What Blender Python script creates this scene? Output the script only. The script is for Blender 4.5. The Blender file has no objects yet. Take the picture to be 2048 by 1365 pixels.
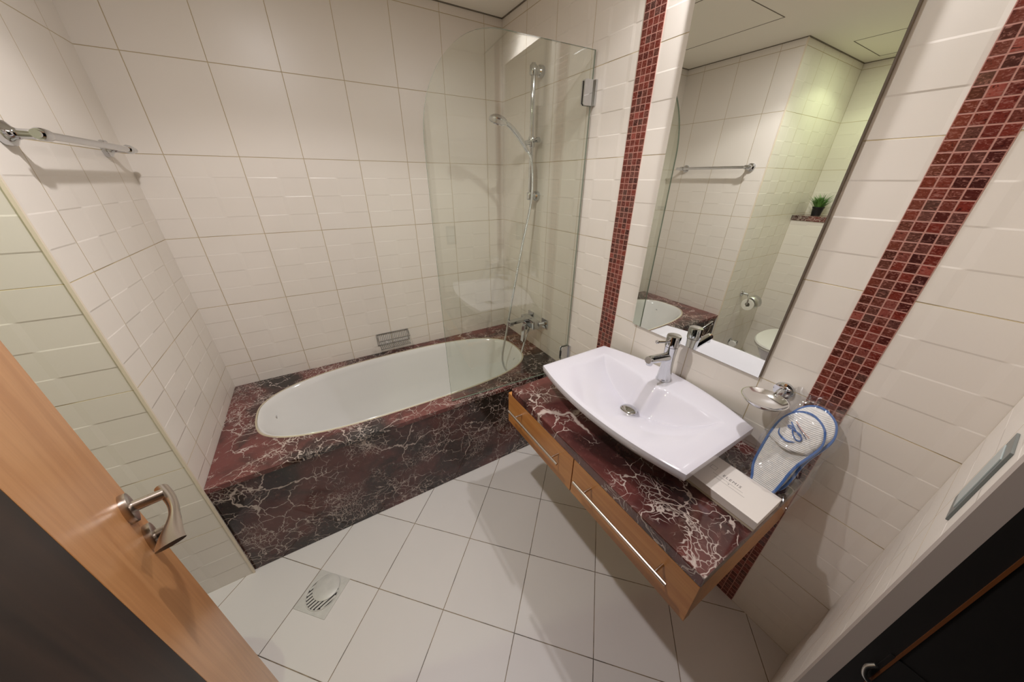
import bpy, bmesh, math, random
from mathutils import Vector, Matrix, Euler
random.seed(7)
SC = bpy.context.scene
C = SC.collection
PI = math.pi
V = Vector

# ------------------------------------------------------------------ camera, world, lights, exposure
cam_d = bpy.data.cameras.new('camera'); cam = bpy.data.objects.new('camera', cam_d); C.objects.link(cam)
cam.location = (-1.16307, -2.05902, 1.58005)
cam.rotation_euler = (1.09994, -0.00544, -0.53876)
cam_d.sensor_width = 36; cam_d.lens = 11.135; cam_d.clip_start = 0.01; cam_d.clip_end = 50
SC.camera = cam
w = bpy.data.worlds.new('world'); SC.world = w; w.use_nodes = True
w.node_tree.nodes['Background'].inputs[0].default_value = (0.9, 0.93, 1.0, 1)
w.node_tree.nodes['Background'].inputs[1].default_value = 0.02
SC.view_settings.view_transform = 'Standard'; SC.view_settings.look = 'None'
SC.view_settings.gamma = 1; SC.view_settings.use_curve_mapping = False
SC.view_settings.exposure = -0.5

H = 2.374
# (position, energy, colour): recessed ceiling downlights
LAMPS = [((-0.13, -1.45), 17.5, (0.985, 0.975, 1.0), 1.0),
         ((-1.18, -1.20), 33, (0.99, 0.96, 0.975), 1.0),
         ((-2.20, -1.20), 10, (0.86, 1.0, 0.64), 1.0)]
SPOT_ANGLE = 136
for (lx, ly), en, col, wide in LAMPS:
    ld = bpy.data.lights.new('downlight_bulb', 'SPOT'); lo = bpy.data.objects.new('downlight_bulb', ld)
    ld.energy = en; ld.color = col; ld.spot_size = math.radians(SPOT_ANGLE); ld.spot_blend = 0.25
    ld.shadow_soft_size = 0.018
    lo.location = (lx, ly, H - 0.006); C.objects.link(lo)
    # added wide fill light at each downlight, softens the contrast of the spots
    ad = bpy.data.lights.new('downlight_fill', 'AREA'); ao = bpy.data.objects.new('downlight_fill', ad)
    ad.shape = 'DISK'; ad.size = 0.07; ad.energy = en * .38; ad.color = col
    ao.location = (lx, ly, H - 0.008); C.objects.link(ao)

# ------------------------------------------------------------------ node helpers
def lin(r, g, b):
    f = lambda c: ((c / 255 + 0.055) / 1.055) ** 2.4 if c > 10 else c / 255 / 12.92
    return (f(r), f(g), f(b), 1)
class NT:
    def __init__(s, name):
        s.m = bpy.data.materials.new(name); s.m.use_nodes = True; s.t = s.m.node_tree
        s.b = s.t.nodes['Principled BSDF']; s.out = s.t.nodes['Material Output']
    def n(s, typ, **kw):
        x = s.t.nodes.new(typ)
        for k, v in kw.items(): setattr(x, k, v)
        return x
    def put(s, sock, v):
        if isinstance(v, bpy.types.NodeSocket): s.t.links.new(v, sock)
        elif v is not None: sock.default_value = v
    def math(s, op, a, b=None, c=None, clamp=False):
        x = s.n('ShaderNodeMath', operation=op, use_clamp=clamp)
        for i, v in enumerate((a, b, c)):
            if v is not None: s.put(x.inputs[i], v)
        return x.outputs[0]
    def mix(s, f, a, b):
        x = s.n('ShaderNodeMix', data_type='RGBA'); s.put(x.inputs[0], f); s.put(x.inputs[6], a); s.put(x.inputs[7], b)
        return x.outputs[2]
    def pos(s):
        return s.n('ShaderNodeNewGeometry').outputs['Position']
    def xyz(s, v=None):
        x = s.n('ShaderNodeSeparateXYZ'); s.put(x.inputs[0], v if v is not None else s.pos()); return x.outputs
    def noise(s, vec, scale, detail=3, rough=.5, dist=0):
        x = s.n('ShaderNodeTexNoise'); s.put(x.inputs['Vector'], vec)
        x.inputs['Scale'].default_value = scale; x.inputs['Detail'].default_value = detail
        x.inputs['Roughness'].default_value = rough; x.inputs['Distortion'].default_value = dist
        return x.outputs['Fac'], x.outputs['Color']
    def step(s, v, a, b):
        x = s.n('ShaderNodeMapRange', interpolation_type='SMOOTHSTEP'); s.put(x.inputs[0], v)
        x.inputs[1].default_value = a; x.inputs[2].default_value = b; return x.outputs[0]
    def bump(s, h, dist, strength=1.0):
        x = s.n('ShaderNodeBump'); x.inputs['Distance'].default_value = dist; x.inputs['Strength'].default_value = strength
        s.put(x.inputs['Height'], h); s.t.links.new(x.outputs[0], s.b.inputs['Normal'])
    def set(s, **kw):
        for k, v in kw.items(): s.put(s.b.inputs[k.replace('_', ' ')], v)
        return s.m
def simple(name, col, rough=.5, metal=0, **kw):
    t = NT(name); t.set(Base_Color=col, Roughness=rough, Metallic=metal, **kw); return t.m
def gridline(t, u, u0, pitch, half):
    """1 near multiples of pitch"""
    a = t.math('SUBTRACT', u, u0); a = t.math('DIVIDE', a, pitch); a = t.math('FRACT', a)
    a = t.math('SUBTRACT', a, .5); a = t.math('ABSOLUTE', a); a = t.math('SUBTRACT', .5, a)   # 0 at lines
    a = t.math('MULTIPLY', a, pitch)
    return t.math('SUBTRACT', 1, t.step(a, half * .6, half * 1.5))
def sq(t, u, u0, pitch, k):
    a = t.math('SUBTRACT', u, u0); a = t.math('MULTIPLY', a, PI / pitch); a = t.math('SINE', a); a = t.math('MULTIPLY', a, k)
    a = t.math('MAXIMUM', a, -1); return t.math('MINIMUM', a, 1)
TILE_W, TILE_H = 0.2521, 0.3333
def wall_tile(name, axis, u0, ztop=9.0, col=(235, 227, 217), bands=None):
    t = NT(name); p = t.xyz(); u = p[axis]; z = p[2]
    vg = gridline(t, u, u0, TILE_W, .0011)
    if bands:      # the courses restart on either side of the mosaic bands; the last strip has no upright joint
        (ya, ub), yc = bands
        up = t.math('GREATER_THAN', u, ya)
        vg = t.math('ADD', t.math('MULTIPLY', vg, t.math('SUBTRACT', 1, up)), t.math('MULTIPLY', gridline(t, u, ub, TILE_W, .0011), up))
        vg = t.math('MULTIPLY', vg, t.math('GREATER_THAN', u, yc))
    g = t.math('MAXIMUM', vg, gridline(t, z, 0, TILE_H, .0011))
    rel = t.math('MULTIPLY', sq(t, u, u0, TILE_W / 2, 5), sq(t, z, 0, TILE_H / 4, 14))
    rel = t.math('MULTIPLY', rel, t.math('LESS_THAN', z, ztop))
    nf, _ = t.noise(t.pos(), 7, 2)
    base = t.mix(t.math('MULTIPLY', nf, .25), lin(*col), lin(col[0] - 10, col[1] - 12, col[2] - 16))
    t.set(Base_Color=t.mix(g, base, lin(204, 184, 146)), Roughness=t.math('ADD', .34, t.math('MULTIPLY', g, .4)))
    t.b.inputs['Specular IOR Level'].default_value = .45
    h = t.math('SUBTRACT', t.math('MULTIPLY', rel, .45), t.math('MULTIPLY', g, 1.2))
    nz, _ = t.noise(t.pos(), 5, 1); h = t.math('ADD', h, t.math('MULTIPLY', nz, .6))
    t.bump(h, .0011); return t.m
def mosaic_mat(y0):
    t = NT('red_glass_mosaic'); p = t.xyz(); P = .0221
    g = t.math('MAXIMUM', gridline(t, p[1], y0, P, .0013), gridline(t, p[2], 0, P, .0013))
    cx = t.math('FLOOR', t.math('DIVIDE', t.math('SUBTRACT', p[1], y0), P)); cz = t.math('FLOOR', t.math('DIVIDE', p[2], P))
    cb = t.n('ShaderNodeCombineXYZ'); t.put(cb.inputs[0], cx); t.put(cb.inputs[1], cz)
    wn = t.n('ShaderNodeTexWhiteNoise', noise_dimensions='3D'); t.put(wn.inputs['Vector'], cb.outputs[0])
    r = t.n('ShaderNodeValToRGB'); t.put(r.inputs[0], wn.outputs['Value'])
    e = r.color_ramp.elements; e[0].position = 0; e[0].color = lin(62, 30, 28); e[1].position = 1; e[1].color = lin(150, 72, 62)
    for q, c in ((.15, (86, 36, 30)), (.45, (122, 48, 38)), (.7, (106, 54, 44)), (.88, (80, 54, 48))):
        x = e.new(q); x.color = lin(*c)
    sc = t.n('ShaderNodeVectorMath', operation='MULTIPLY'); t.put(sc.inputs[0], t.pos()); sc.inputs[1].default_value = (1, 1, 2.2)
    off = t.n('ShaderNodeVectorMath', operation='ADD'); t.put(off.inputs[0], sc.outputs[0]); t.put(off.inputs[1], wn.outputs['Color'])
    sw, _ = t.noise(off.outputs[0], 95, 3, .6, 1.5)
    c = t.mix(t.step(sw, .5, .72), r.outputs[0], lin(158, 108, 98))
    c = t.mix(t.step(sw, .44, .3), c, lin(58, 24, 22))
    t.set(Base_Color=t.mix(g, c, lin(188, 134, 120)), Roughness=t.math('ADD', .12, t.math('MULTIPLY', g, .55)))
    t.bump(t.math('SUBTRACT', 0, g), .0008); return t.m
def marble(name, seed, vein=1.0, dark=0.0, big=0.0, scale=1.0):
    t = NT(name)
    mp = t.n('ShaderNodeMapping'); t.put(mp.inputs[0], t.pos()); mp.inputs['Location'].default_value = (seed * 3.7, seed * 1.9, seed)
    mp.inputs['Scale'].default_value = (scale,) * 3
    v = mp.outputs[0]
    _, nc = t.noise(v, 5, 4, .6)
    d = t.n('ShaderNodeVectorMath', operation='MULTIPLY_ADD'); t.put(d.inputs[0], nc); d.inputs[1].default_value = (.16, .16, .16); t.put(d.inputs[2], v)
    _, nc2 = t.noise(v, 38, 2, .6)
    d2 = t.n('ShaderNodeVectorMath', operation='MULTIPLY_ADD'); t.put(d2.inputs[0], nc2); d2.inputs[1].default_value = (.022, .022, .022); t.put(d2.inputs[2], d.outputs[0])
    def veins(sc, wd, lo, hi, ms, wd2=None):
        x = t.n('ShaderNodeTexVoronoi', feature='DISTANCE_TO_EDGE'); t.put(x.inputs['Vector'], d2.outputs[0]); x.inputs['Scale'].default_value = sc
        m, _ = t.noise(v, ms, 3, .6)
        m = t.step(m, lo, hi)
        w_ = t.math('MULTIPLY', m, wd)
        return t.math('MULTIPLY', t.math('SUBTRACT', 1, t.math('DIVIDE', x.outputs[0], t.math('ADD', w_, .0005)), clamp=True), m)
    a = veins(4.2, .016 + big * .022, .44 , .60, 3.1)
    b = veins(11, .024, .42 + big * .03, .58, 4.3)
    c = veins(24, .045, .43 + big * .04, .60, 5.7)
    e = veins(52, .085, .46 + big * .04, .62, 6.9)
    m = t.math('MAXIMUM', a, t.math('MAXIMUM', t.math('MULTIPLY', b, .95), t.math('MAXIMUM', t.math('MULTIPLY', c, .85), t.math('MULTIPLY', e, .65))))
    m = t.math('MULTIPLY', t.step(m, .05, .7), vein)
    n1, _ = t.noise(v, 4.2, 4, .6, .6); n2, _ = t.noise(v, 2.3, 3, .5)
    k = .12 + .0
    base = t.mix(t.step(n1, .38, .66), lin(112 - dark * 36, 58 - dark * 18, 54 - dark * 16), lin(52 - dark * 10, 26, 25))
    base = t.mix(t.step(n2, .5 - dark * .05, .64), base, lin(30, 22, 21))
    n3, _ = t.noise(v, 70, 3, .7)
    base = t.mix(t.math('MULTIPLY', t.step(n3, .55, .7), .25), base, lin(130, 92, 84))
    t.set(Base_Color=t.mix(m, base, lin(206, 190, 180)), Roughness=.06)
    t.b.inputs['Specular IOR Level'].default_value = .75
    return t.m
def wood(name, c1, c2, axis=1, rough=.32, sc=1.0):
    t = NT(name); mp = t.n('ShaderNodeMapping'); t.put(mp.inputs[0], t.pos())
    s = [14 * sc, 14 * sc, 14 * sc]; s[axis] = 1.2 * sc; mp.inputs['Scale'].default_value = s
    a, _ = t.noise(mp.outputs[0], 3, 4, .6, .4); b, _ = t.noise(t.pos(), 3.5, 2)
    c = t.mix(t.step(a, .3, .7), lin(*c1), lin(*c2)); c = t.mix(t.math('MULTIPLY', b, .25), c, lin(*c2))
    t.set(Base_Color=c, Roughness=rough); return t.m
def glass_mat(name, tint, f0=.06, rough=0.0):
    t = NT(name); t.t.nodes.remove(t.b)
    g = t.n('ShaderNodeNewGeometry'); dt = t.n('ShaderNodeVectorMath', operation='DOT_PRODUCT')
    t.put(dt.inputs[0], g.outputs['Incoming']); t.put(dt.inputs[1], g.outputs['Normal'])
    c = t.math('ABSOLUTE', dt.outputs['Value']); c = t.math('SUBTRACT', 1, c); c = t.math('POWER', c, 5)
    f = t.math('MULTIPLY_ADD', c, .9, f0, clamp=True)
    tr = t.n('ShaderNodeBsdfTransparent'); tr.inputs[0].default_value = tint
    gl = t.n('ShaderNodeBsdfGlossy'); gl.inputs['Roughness'].default_value = rough
    mx = t.n('ShaderNodeMixShader'); t.put(mx.inputs[0], f); t.put(mx.inputs[1], tr.outputs[0]); t.put(mx.inputs[2], gl.outputs[0])
    t.t.links.new(mx.outputs[0], t.out.inputs[0]); return t.m
def emit(name, col, st):
    t = NT(name); t.set(Base_Color=(1, 1, 1, 1), Emission_Color=col, Emission_Strength=st); return t.m

M = {}
WX0 = -1.7396 - .1389
M['tile_back'] = wall_tile('cream_tile_back', 0, WX0, 1.667)
M['tile_left'] = wall_tile('cream_tile_left', 1, -.3935, 1.667)
M['tile_right'] = wall_tile('cream_tile_right', 1, -1.7265, bands=((-1.05, -1.0081), -1.90))
M['tile_side'] = wall_tile('cream_tile_side', 0, -1.74)
M['tile_end'] = wall_tile('cream_tile_end', 1, -.785)
M['chrome'] = simple('chrome', (.63, .64, .66, 1), .06, 1)
M['basket'] = simple('dull_chrome_wire', (.46, .45, .44, 1), .25, 1)
M['satin'] = simple('satin_nickel', (.62, .57, .52, 1), .28, 1)
M['steel'] = simple('brushed_steel', (.62, .62, .60, 1), .35, 1)
M['ceramic'] = simple('white_glazed_ceramic', lin(221, 217, 225), .07)
M['enamel'] = simple('white_bath_enamel', lin(226, 224, 220), .09)
M['paint'] = simple('white_ceiling_paint', lin(244, 239, 226), .7)
M['white'] = simple('white_plastic', lin(225, 222, 215), .35)
M['marble_deck'] = marble('red_marble_deck', 1, .74)
M['marble_panel'] = marble('red_marble_panel', 2.3, .76, .55)
M['marble_top'] = marble('red_marble_counter', 4.1, .8, .25, 1.0, .72)
M['wood'] = wood('maple_veneer', (202, 142, 80), (184, 120, 62), 1)
M['door_wood'] = wood('door_maple_veneer', (205, 150, 98), (186, 128, 78), 2)
M['dark_wood'] = wood('dark_brown_wood', (58, 40, 30), (26, 17, 13), 2, .55, .35)
M['reveal'] = simple('black_brown_frame', lin(14, 10, 9), .6)
M['mirror'] = simple('mirror_silver', (.90, .925, .885, 1), 0.0, 1)
M['glass'] = glass_mat('green_tinted_glass', (.955, .972, .94, 1), .085)
M['glass_edge'] = simple('glass_edge', lin(120, 132, 118), .2)
M['film'] = glass_mat('clear_plastic_film', (.965, .965, .97, 1), .10, .05)
M['black'] = simple('black_plastic', lin(24, 23, 26), .4)
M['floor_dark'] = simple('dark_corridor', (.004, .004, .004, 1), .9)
M['silicone'] = simple('beige_silicone', lin(196, 184, 158), .5)

# ------------------------------------------------------------------ mesh helpers
def link(name, bm, mat, parent=None, smooth=False, loc=None):
    bmesh.ops.recalc_face_normals(bm, faces=bm.faces[:])
    me = bpy.data.meshes.new(name); bm.to_mesh(me); bm.free()
    for m in (mat if isinstance(mat, (list, tuple)) else [mat]): me.materials.append(m)
    if smooth:
        for p in me.polygons: p.use_smooth = True
        try: me.set_sharp_from_angle(angle=math.radians(38))
        except Exception: pass
    o = bpy.data.objects.new(name, me); C.objects.link(o)
    if parent:
        o.parent = parent; o.matrix_parent_inverse = Matrix.Translation(-parent.location)
    elif loc is not None:
        me.transform(Matrix.Translation(-V(loc))); o.location = loc
    return o
def thing(name, label, cat, loc, group=None):
    o = bpy.data.objects.new(name, None); C.objects.link(o); o.location = loc; o.empty_display_size = .05
    o['label'] = label; o['category'] = cat
    if group: o['group'] = group
    return o
def sub(name, bm, mat, part, smooth=False):
    """a sub-part: child of a part"""
    o = link(name, bm, mat, None, smooth); o.parent = part
    root = part.parent
    o.matrix_parent_inverse = (Matrix.Translation(root.location) @ part.matrix_parent_inverse).inverted() if root else part.matrix_basis.inverted()
    return o
def tag(o, label, cat, group=None):
    o['label'] = label; o['category'] = cat
    if group: o['group'] = group
    return o
def struct(name, bm, mat, parent=None, smooth=False):
    o = link(name, bm, mat, parent, smooth)
    if parent is None: o['kind'] = 'structure'
    return o
B = bmesh.new
def box(bm, x0, y0, z0, x1, y1, z1, bev=0, mi=0, mat=None):
    g = bmesh.ops.create_cube(bm, size=1); vs = g['verts']
    for v in vs:
        v.co = V(((x0 + x1) / 2 + v.co.x * (x1 - x0), (y0 + y1) / 2 + v.co.y * (y1 - y0), (z0 + z1) / 2 + v.co.z * (z1 - z0)))
    fs = list({f for v in vs for f in v.link_faces})
    for f in fs: f.material_index = mi
    if bev:
        es = list({e for v in vs for e in v.link_edges})
        r = bmesh.ops.bevel(bm, geom=es, offset=bev, segments=2, affect='EDGES', profile=.6)
        vs = list({v for f in r['faces'] for v in f.verts} | {v for v in vs if v.is_valid})
    if mat is not None:
        for v in vs: v.co = mat @ v.co
    return bm
def frame(d):
    d = V(d).normalized(); a = V((0, 0, 1)) if abs(d.z) < .9 else V((1, 0, 0))
    u = d.cross(a).normalized(); return u, d.cross(u).normalized()
def rings(bm, rs, cap=True, closed=False, mi=0):
    L = [[bm.verts.new(p) for p in r] for r in rs]; n = len(L[0])
    pairs = list(zip(L, L[1:])) + ([(L[-1], L[0])] if closed else [])
    for a, b in pairs:
        for i in range(n):
            f = bm.faces.new((a[i], a[(i + 1) % n], b[(i + 1) % n], b[i])); f.material_index = mi
    if cap and not closed:
        bm.faces.new(L[0][::-1]).material_index = mi; bm.faces.new(L[-1]).material_index = mi
    return bm
def lathe(bm, base, axis, prof, n=32, cap=True, mi=0):
    """prof: (radius, height along axis)"""
    base = V(base); a = V(axis).normalized(); u, v = frame(a)
    return rings(bm, [[base + a * h + u * (r * math.cos(2 * PI * i / n)) + v * (r * math.sin(2 * PI * i / n)) for i in range(n)] for r, h in prof], cap, mi=mi)
def cyl(bm, p0, p1, r, n=20, r1=None, mi=0):
    d = V(p1) - V(p0); return lathe(bm, p0, d, [(r, 0), (r if r1 is None else r1, d.length)], n, mi=mi)
def catmull(P, k=8):
    P = [V(p) for p in P]; Q = [P[0] * 2 - P[1]] + P + [P[-1] * 2 - P[-2]]; out = []
    for i in range(1, len(Q) - 2):
        a, b, c, d = Q[i - 1:i + 3]
        for j in range(k):
            t = j / k
            out.append(.5 * ((2 * b) + (c - a) * t + (2 * a - 5 * b + 4 * c - d) * t * t + (3 * b - a - 3 * c + d) * t ** 3))
    out.append(P[-1]); return out
def tube(bm, P, r, n=12, mi=0, cap=True):
    P = [V(p) for p in P]; rs = []; u = None
    for i, p in enumerate(P):
        d = (P[min(i + 1, len(P) - 1)] - P[max(i - 1, 0)]).normalized()
        if u is None: u, _ = frame(d)
        u = (u - d * u.dot(d)).normalized(); w_ = d.cross(u)
        rr = r[i] if isinstance(r, (list, tuple)) else r
        rs.append([p + u * (rr * math.cos(2 * PI * k / n)) + w_ * (rr * math.sin(2 * PI * k / n)) for k in range(n)])
    return rings(bm, rs, cap, mi=mi)
def prism(bm, pts, off, mi=0):
    """extrude a polygon of 3d points by offset vector"""
    off = V(off); a = [bm.verts.new(V(p)) for p in pts]; b = [bm.verts.new(V(p) + off) for p in pts]; n = len(a)
    bm.faces.new(a[::-1]).material_index = mi; bm.faces.new(b).material_index = mi
    for i in range(n): bm.faces.new((a[i], a[(i + 1) % n], b[(i + 1) % n], b[i])).material_index = mi
    return bm

# ------------------------------------------------------------------ the room
XL, XT, YD, YF = -1.74, -2.70, -0.785, -2.145      # left wall, toilet end wall, alcove return, front (door) wall
OX0, OX1, OZ = -1.28, -0.46, 2.06                  # door opening
def floor_mat():
    t = NT('pale_grey_floor_tile'); p = t.xyz(); a = .78150; ca, sa = math.cos(a), math.sin(a)
    fx, fy, P = -.8443, -.7133, .3014
    dx = t.math('SUBTRACT', p[0], fx); dy = t.math('SUBTRACT', p[1], fy)
    u = t.math('ADD', t.math('MULTIPLY', dx, ca), t.math('MULTIPLY', dy, sa))
    v = t.math('SUBTRACT', t.math('MULTIPLY', dx, sa), t.math('MULTIPLY', dy, ca))
    g = t.math('MAXIMUM', gridline(t, u, 0, P, .0013), gridline(t, v, 0, P, .0013))
    cb = t.n('ShaderNodeCombineXYZ'); t.put(cb.inputs[0], t.math('FLOOR', t.math('DIVIDE', u, P))); t.put(cb.inputs[1], t.math('FLOOR', t.math('DIVIDE', v, P)))
    wn = t.n('ShaderNodeTexWhiteNoise'); t.put(wn.inputs['Vector'], cb.outputs[0])
    nf, _ = t.noise(t.pos(), 6, 3)
    c = t.mix(wn.outputs['Value'], lin(222, 216, 212), lin(216, 210, 206)); c = t.mix(t.math('MULTIPLY', nf, .3), c, lin(206, 200, 196))
    dn, _ = t.noise(t.pos(), 9, 4, .7); gc = t.mix(t.step(dn, .4, .62), lin(150, 130, 104), lin(78, 68, 58))
    t.set(Base_Color=t.mix(g, c, gc), Roughness=.42); t.bump(t.math('SUBTRACT', 0, g), .0008); return t.m
M['floor'] = floor_mat()
struct('floor', box(B(), XT - .1, YF, -.05, .1, .1, 0), M['floor'])
struct('ceiling', box(B(), XT - .1, YF - .2, H, .1, .1, H + .06), M['paint'])
struct('wall_back', box(B(), XL - .1, 0, 0, .1, .1, H), M['tile_back'])
struct('wall_right', box(B(), 0, YF - .2, 0, .1, 0, H), M['tile_right'])
def ext_wall():
    # left alcove wall: its front face (towards the toilet) carries another tiling
    bm = B(); box(bm, XT - .1, YD, 0, XL, 0, H)
    for f in bm.faces:
        f.normal_update()
        if f.normal.y < -.5: f.material_index = 1
    return bm
struct('wall_left', ext_wall(), [M['tile_left'], M['tile_side']])
struct('wall_toilet_end', box(B(), XT - .1, YF, 0, XT, YD, H), M['tile_end'])
struct('trim_1', box(B(), XL - .004, YD - .0035, .0, XL + .0035, YD + .004, H), simple('cream_edge_bead', lin(230, 216, 194), .4))
# front wall with the door opening
M['tile_front'] = wall_tile('cream_tile_front', 0, 0)
bm = B(); box(bm, OX1, YF - .1, 0, 0, YF, H); box(bm, XT - .1, YF - .1, 0, OX0, YF, H); box(bm, OX0, YF - .1, OZ, OX1, YF, H)
struct('wall_front', bm, M['tile_front'])
struct('wall_box_toilet', box(B(), XT, -1.75, 0, -2.46, YD, 1.283), M['tile_end'])
# door frame: pale stop, dark reveal
bm = B(); box(bm, OX1 - .004, YF - .024, 0, OX1 + .03, YF + .0005, OZ); box(bm, OX0 - .03, YF - .024, 0, OX0 + .004, YF, OZ, .002)
struct('trim_2', bm, simple('grey_door_frame_paint', lin(176, 164, 156), .45))
bm = B(); box(bm, OX1 - .004, YF - .22, 0, OX1 + .06, YF - .024, OZ + .05); box(bm, OX0 - .05, YF - .22, 0, OX0 + .004, YF - .024, OZ + .05)
box(bm, OX0, YF - .22, OZ, OX1, YF, OZ + .05)
struct('trim_3', bm, M['reveal'])
struct('trim_4', box(B(), OX1 - .007, YF - .0545, 0, OX1 - .0035, YF - .051, OZ), simple('orange_brown_seal', lin(104, 56, 14), .6))
# dark corridor outside the door
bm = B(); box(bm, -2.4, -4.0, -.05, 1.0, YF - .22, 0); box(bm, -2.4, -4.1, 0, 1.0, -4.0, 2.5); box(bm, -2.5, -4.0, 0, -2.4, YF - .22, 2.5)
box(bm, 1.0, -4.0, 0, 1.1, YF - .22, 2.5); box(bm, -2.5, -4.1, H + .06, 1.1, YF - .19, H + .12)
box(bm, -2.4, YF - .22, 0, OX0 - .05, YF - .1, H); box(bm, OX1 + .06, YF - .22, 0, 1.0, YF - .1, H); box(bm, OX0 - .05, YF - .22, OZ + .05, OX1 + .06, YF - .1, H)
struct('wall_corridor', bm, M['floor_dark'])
# floor edge of the corridor side under the frame
struct('trim_5', box(B(), OX0, YF - .22, -.05, OX1, YF, .0), M['floor'])
# mosaic bands set flush into the right wall
for i, (ya, yb) in enumerate(((-1.0965, -1.0081), (-1.9418, -1.8534))):
    struct('trim_%d' % (6 + i), box(B(), -.0015, ya, 0, .02, yb, H), mosaic_mat(ya))
# access panels in the ceiling
gapm = simple('panel_gap', lin(120, 112, 98), .8)
bm = B(); x0, x1, y0, y1 = -1.325, -.772, -.82, -.25; z = H
for a in ((x0 - .002, y0 - .002, x1 + .002, y0 + .002), (x0 - .002, y1 - .002, x1 + .002, y1 + .002), (x0 - .002, y0, x0 + .002, y1), (x1 - .002, y0, x1 + .002, y1)):
    box(bm, a[0], a[1], z - .0012, a[2], a[3], z + .001)
x0, x1, y0, y1 = -2.58, -2.08, -1.5, -.896
for a in ((x0 - .002, y0 - .002, x1 + .002, y0 + .002), (x0 - .002, y1 - .002, x1 + .002, y1 + .002), (x0 - .002, y0, x0 + .002, y1), (x1 - .002, y0, x1 + .002, y1)):
    box(bm, a[0], a[1], z - .0012, a[2], a[3], z + .001)
struct('trim_8', bm, gapm)
# thin shadow gap around the ceiling
bm = B(); s = .006
box(bm, XL, -s, H - .004, 0, 0, H); box(bm, -s, YF, H - .004, 0, 0, H); box(bm, XL, YD, H - .004, XL + s, 0, H); box(bm, XT, YD - s, H - .004, XL + s, YD, H); box(bm, XT, YF, H - .004, XT + s, YD, H)
struct('trim_9', bm, gapm)
# downlight fittings
DL = ['round recessed ceiling downlight above the wash basin by the mirror', 'round recessed ceiling downlight over the middle of the room',
      'round recessed ceiling downlight over the toilet', 'round recessed ceiling downlight near the door, beside the front wall']
for i, ((lx, ly), en, col, _w) in enumerate(LAMPS):
    t = thing('ceiling_downlight', DL[i], 'ceiling light', (lx, ly, H))
    link('trim_ring', lathe(B(), (lx, ly, H), (0, 0, -1), [(.036, -.001), (.048, -.001), (.047, .004), (.038, .005), (.036, .001)], 40, cap=False), M['white'], t, True)
    link('lamp_glass', lathe(B(), (lx, ly, H), (0, 0, -1), [(.0365, -.0005), (.0365, .0015)], 32), emit('lamp_glow', (*col, 1), 3.0), t)

# ------------------------------------------------------------------ bath
def tub_prof(a, ax, ay):
    e = .80 + (.66 - .80) * (.5 - .5 * max(-1, min(1, math.sin(a) * 3)))      # rounder at the wall, squarer at the front
    return (ax * math.copysign(abs(math.cos(a)) ** e, math.cos(a)), ay * math.copysign(abs(math.sin(a)) ** e, math.sin(a)))
TCX, TCY, TAX, TAY = -.868, -.371, .744, .311
ZD = .535
def tub_ring(ax, ay, z, cx=TCX, cy=TCY, n=96):
    return [V((cx + tub_prof(2 * PI * i / n, ax, ay)[0], cy + tub_prof(2 * PI * i / n, ax, ay)[1], z)) for i in range(n)]
sur = thing('bath_surround', 'red marble bath surround with white veins, deck and front panel', 'bath surround', (-.87, -.40, 0))
def deck():
    bm = B(); n = 96; x0, x1, y0, y1 = XL + .001, -.001, -.779, -.001; zt, zb = ZD, ZD - .022
    inner = tub_ring(TAX, TAY, 0); outer = []
    for p in inner:
        d = V((p.x - TCX, p.y - TCY, 0)); k = min(((x1 if d.x > 0 else x0) - TCX) / d.x if abs(d.x) > 1e-6 else 1e9, ((y1 if d.y > 0 else y0) - TCY) / d.y if abs(d.y) > 1e-6 else 1e9)
        outer.append(V((TCX + d.x * k, TCY + d.y * k, 0)))
    for cx, cy in ((x0, y0), (x1, y0), (x0, y1), (x1, y1)):
        j = min(range(n), key=lambda i: (outer[i] - V((cx, cy, 0))).length); outer[j] = V((cx, cy, 0))
    z = lambda L, h: [V((p.x, p.y, h)) for p in L]
    return rings(bm, [z(outer, zt), z(inner, zt), z(inner, zb), z(outer, zb)], closed=True)
link('deck', deck(), M['marble_deck'], sur)
link('front_panel', box(B(), XL + .001, -.773, .001, -.001, -.755, ZD - .0225), M['marble_panel'], sur)
bt = thing('bathtub', 'white oval built-in bathtub in the red marble deck', 'bathtub', (TCX, TCY, .02))
bm = B()
R = [(-.004, 0, ZD - .004), (-.012, 0, ZD + .0015), (-.02, 0, ZD - .004), (-.03, 0, ZD - .03), (-.05, 0, .42), (-.075, 0, .30), (-.11, 0, .18), (-.16, 0, .12), (-.24, 0, .10)]
rs = []
for d, _, z in R:
    dx = d * (1.25 if z < .5 else 1)
    rs.append(tub_ring(TAX + .004 + dx * (1.0 if z > .5 else 1.35), TAY + .004 + d, z, TCX + (.0 if z > .5 else (.5 - z) * .16)))
rings(bm, rs, cap=False)
last = bm.verts[-96:] if False else None
bm.verts.ensure_lookup_table(); bm.faces.new([bm.verts[i] for i in range(len(bm.verts) - 96, len(bm.verts))])
shell = link('shell', bm, M['enamel'], bt, True)
tmod = shell.modifiers.new('thick', 'SOLIDIFY'); tmod.thickness = .004; tmod.offset = -1
link('sealant_bead', rings(B(), [tub_ring(TAX + .003, TAY + .003, ZD), tub_ring(TAX + .0005, TAY + .0005, ZD + .0022), tub_ring(TAX - .004, TAY - .004, ZD + .0015), tub_ring(TAX - .004, TAY - .004, ZD - .002)], closed=True), M['silicone'], bt, True)
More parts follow.
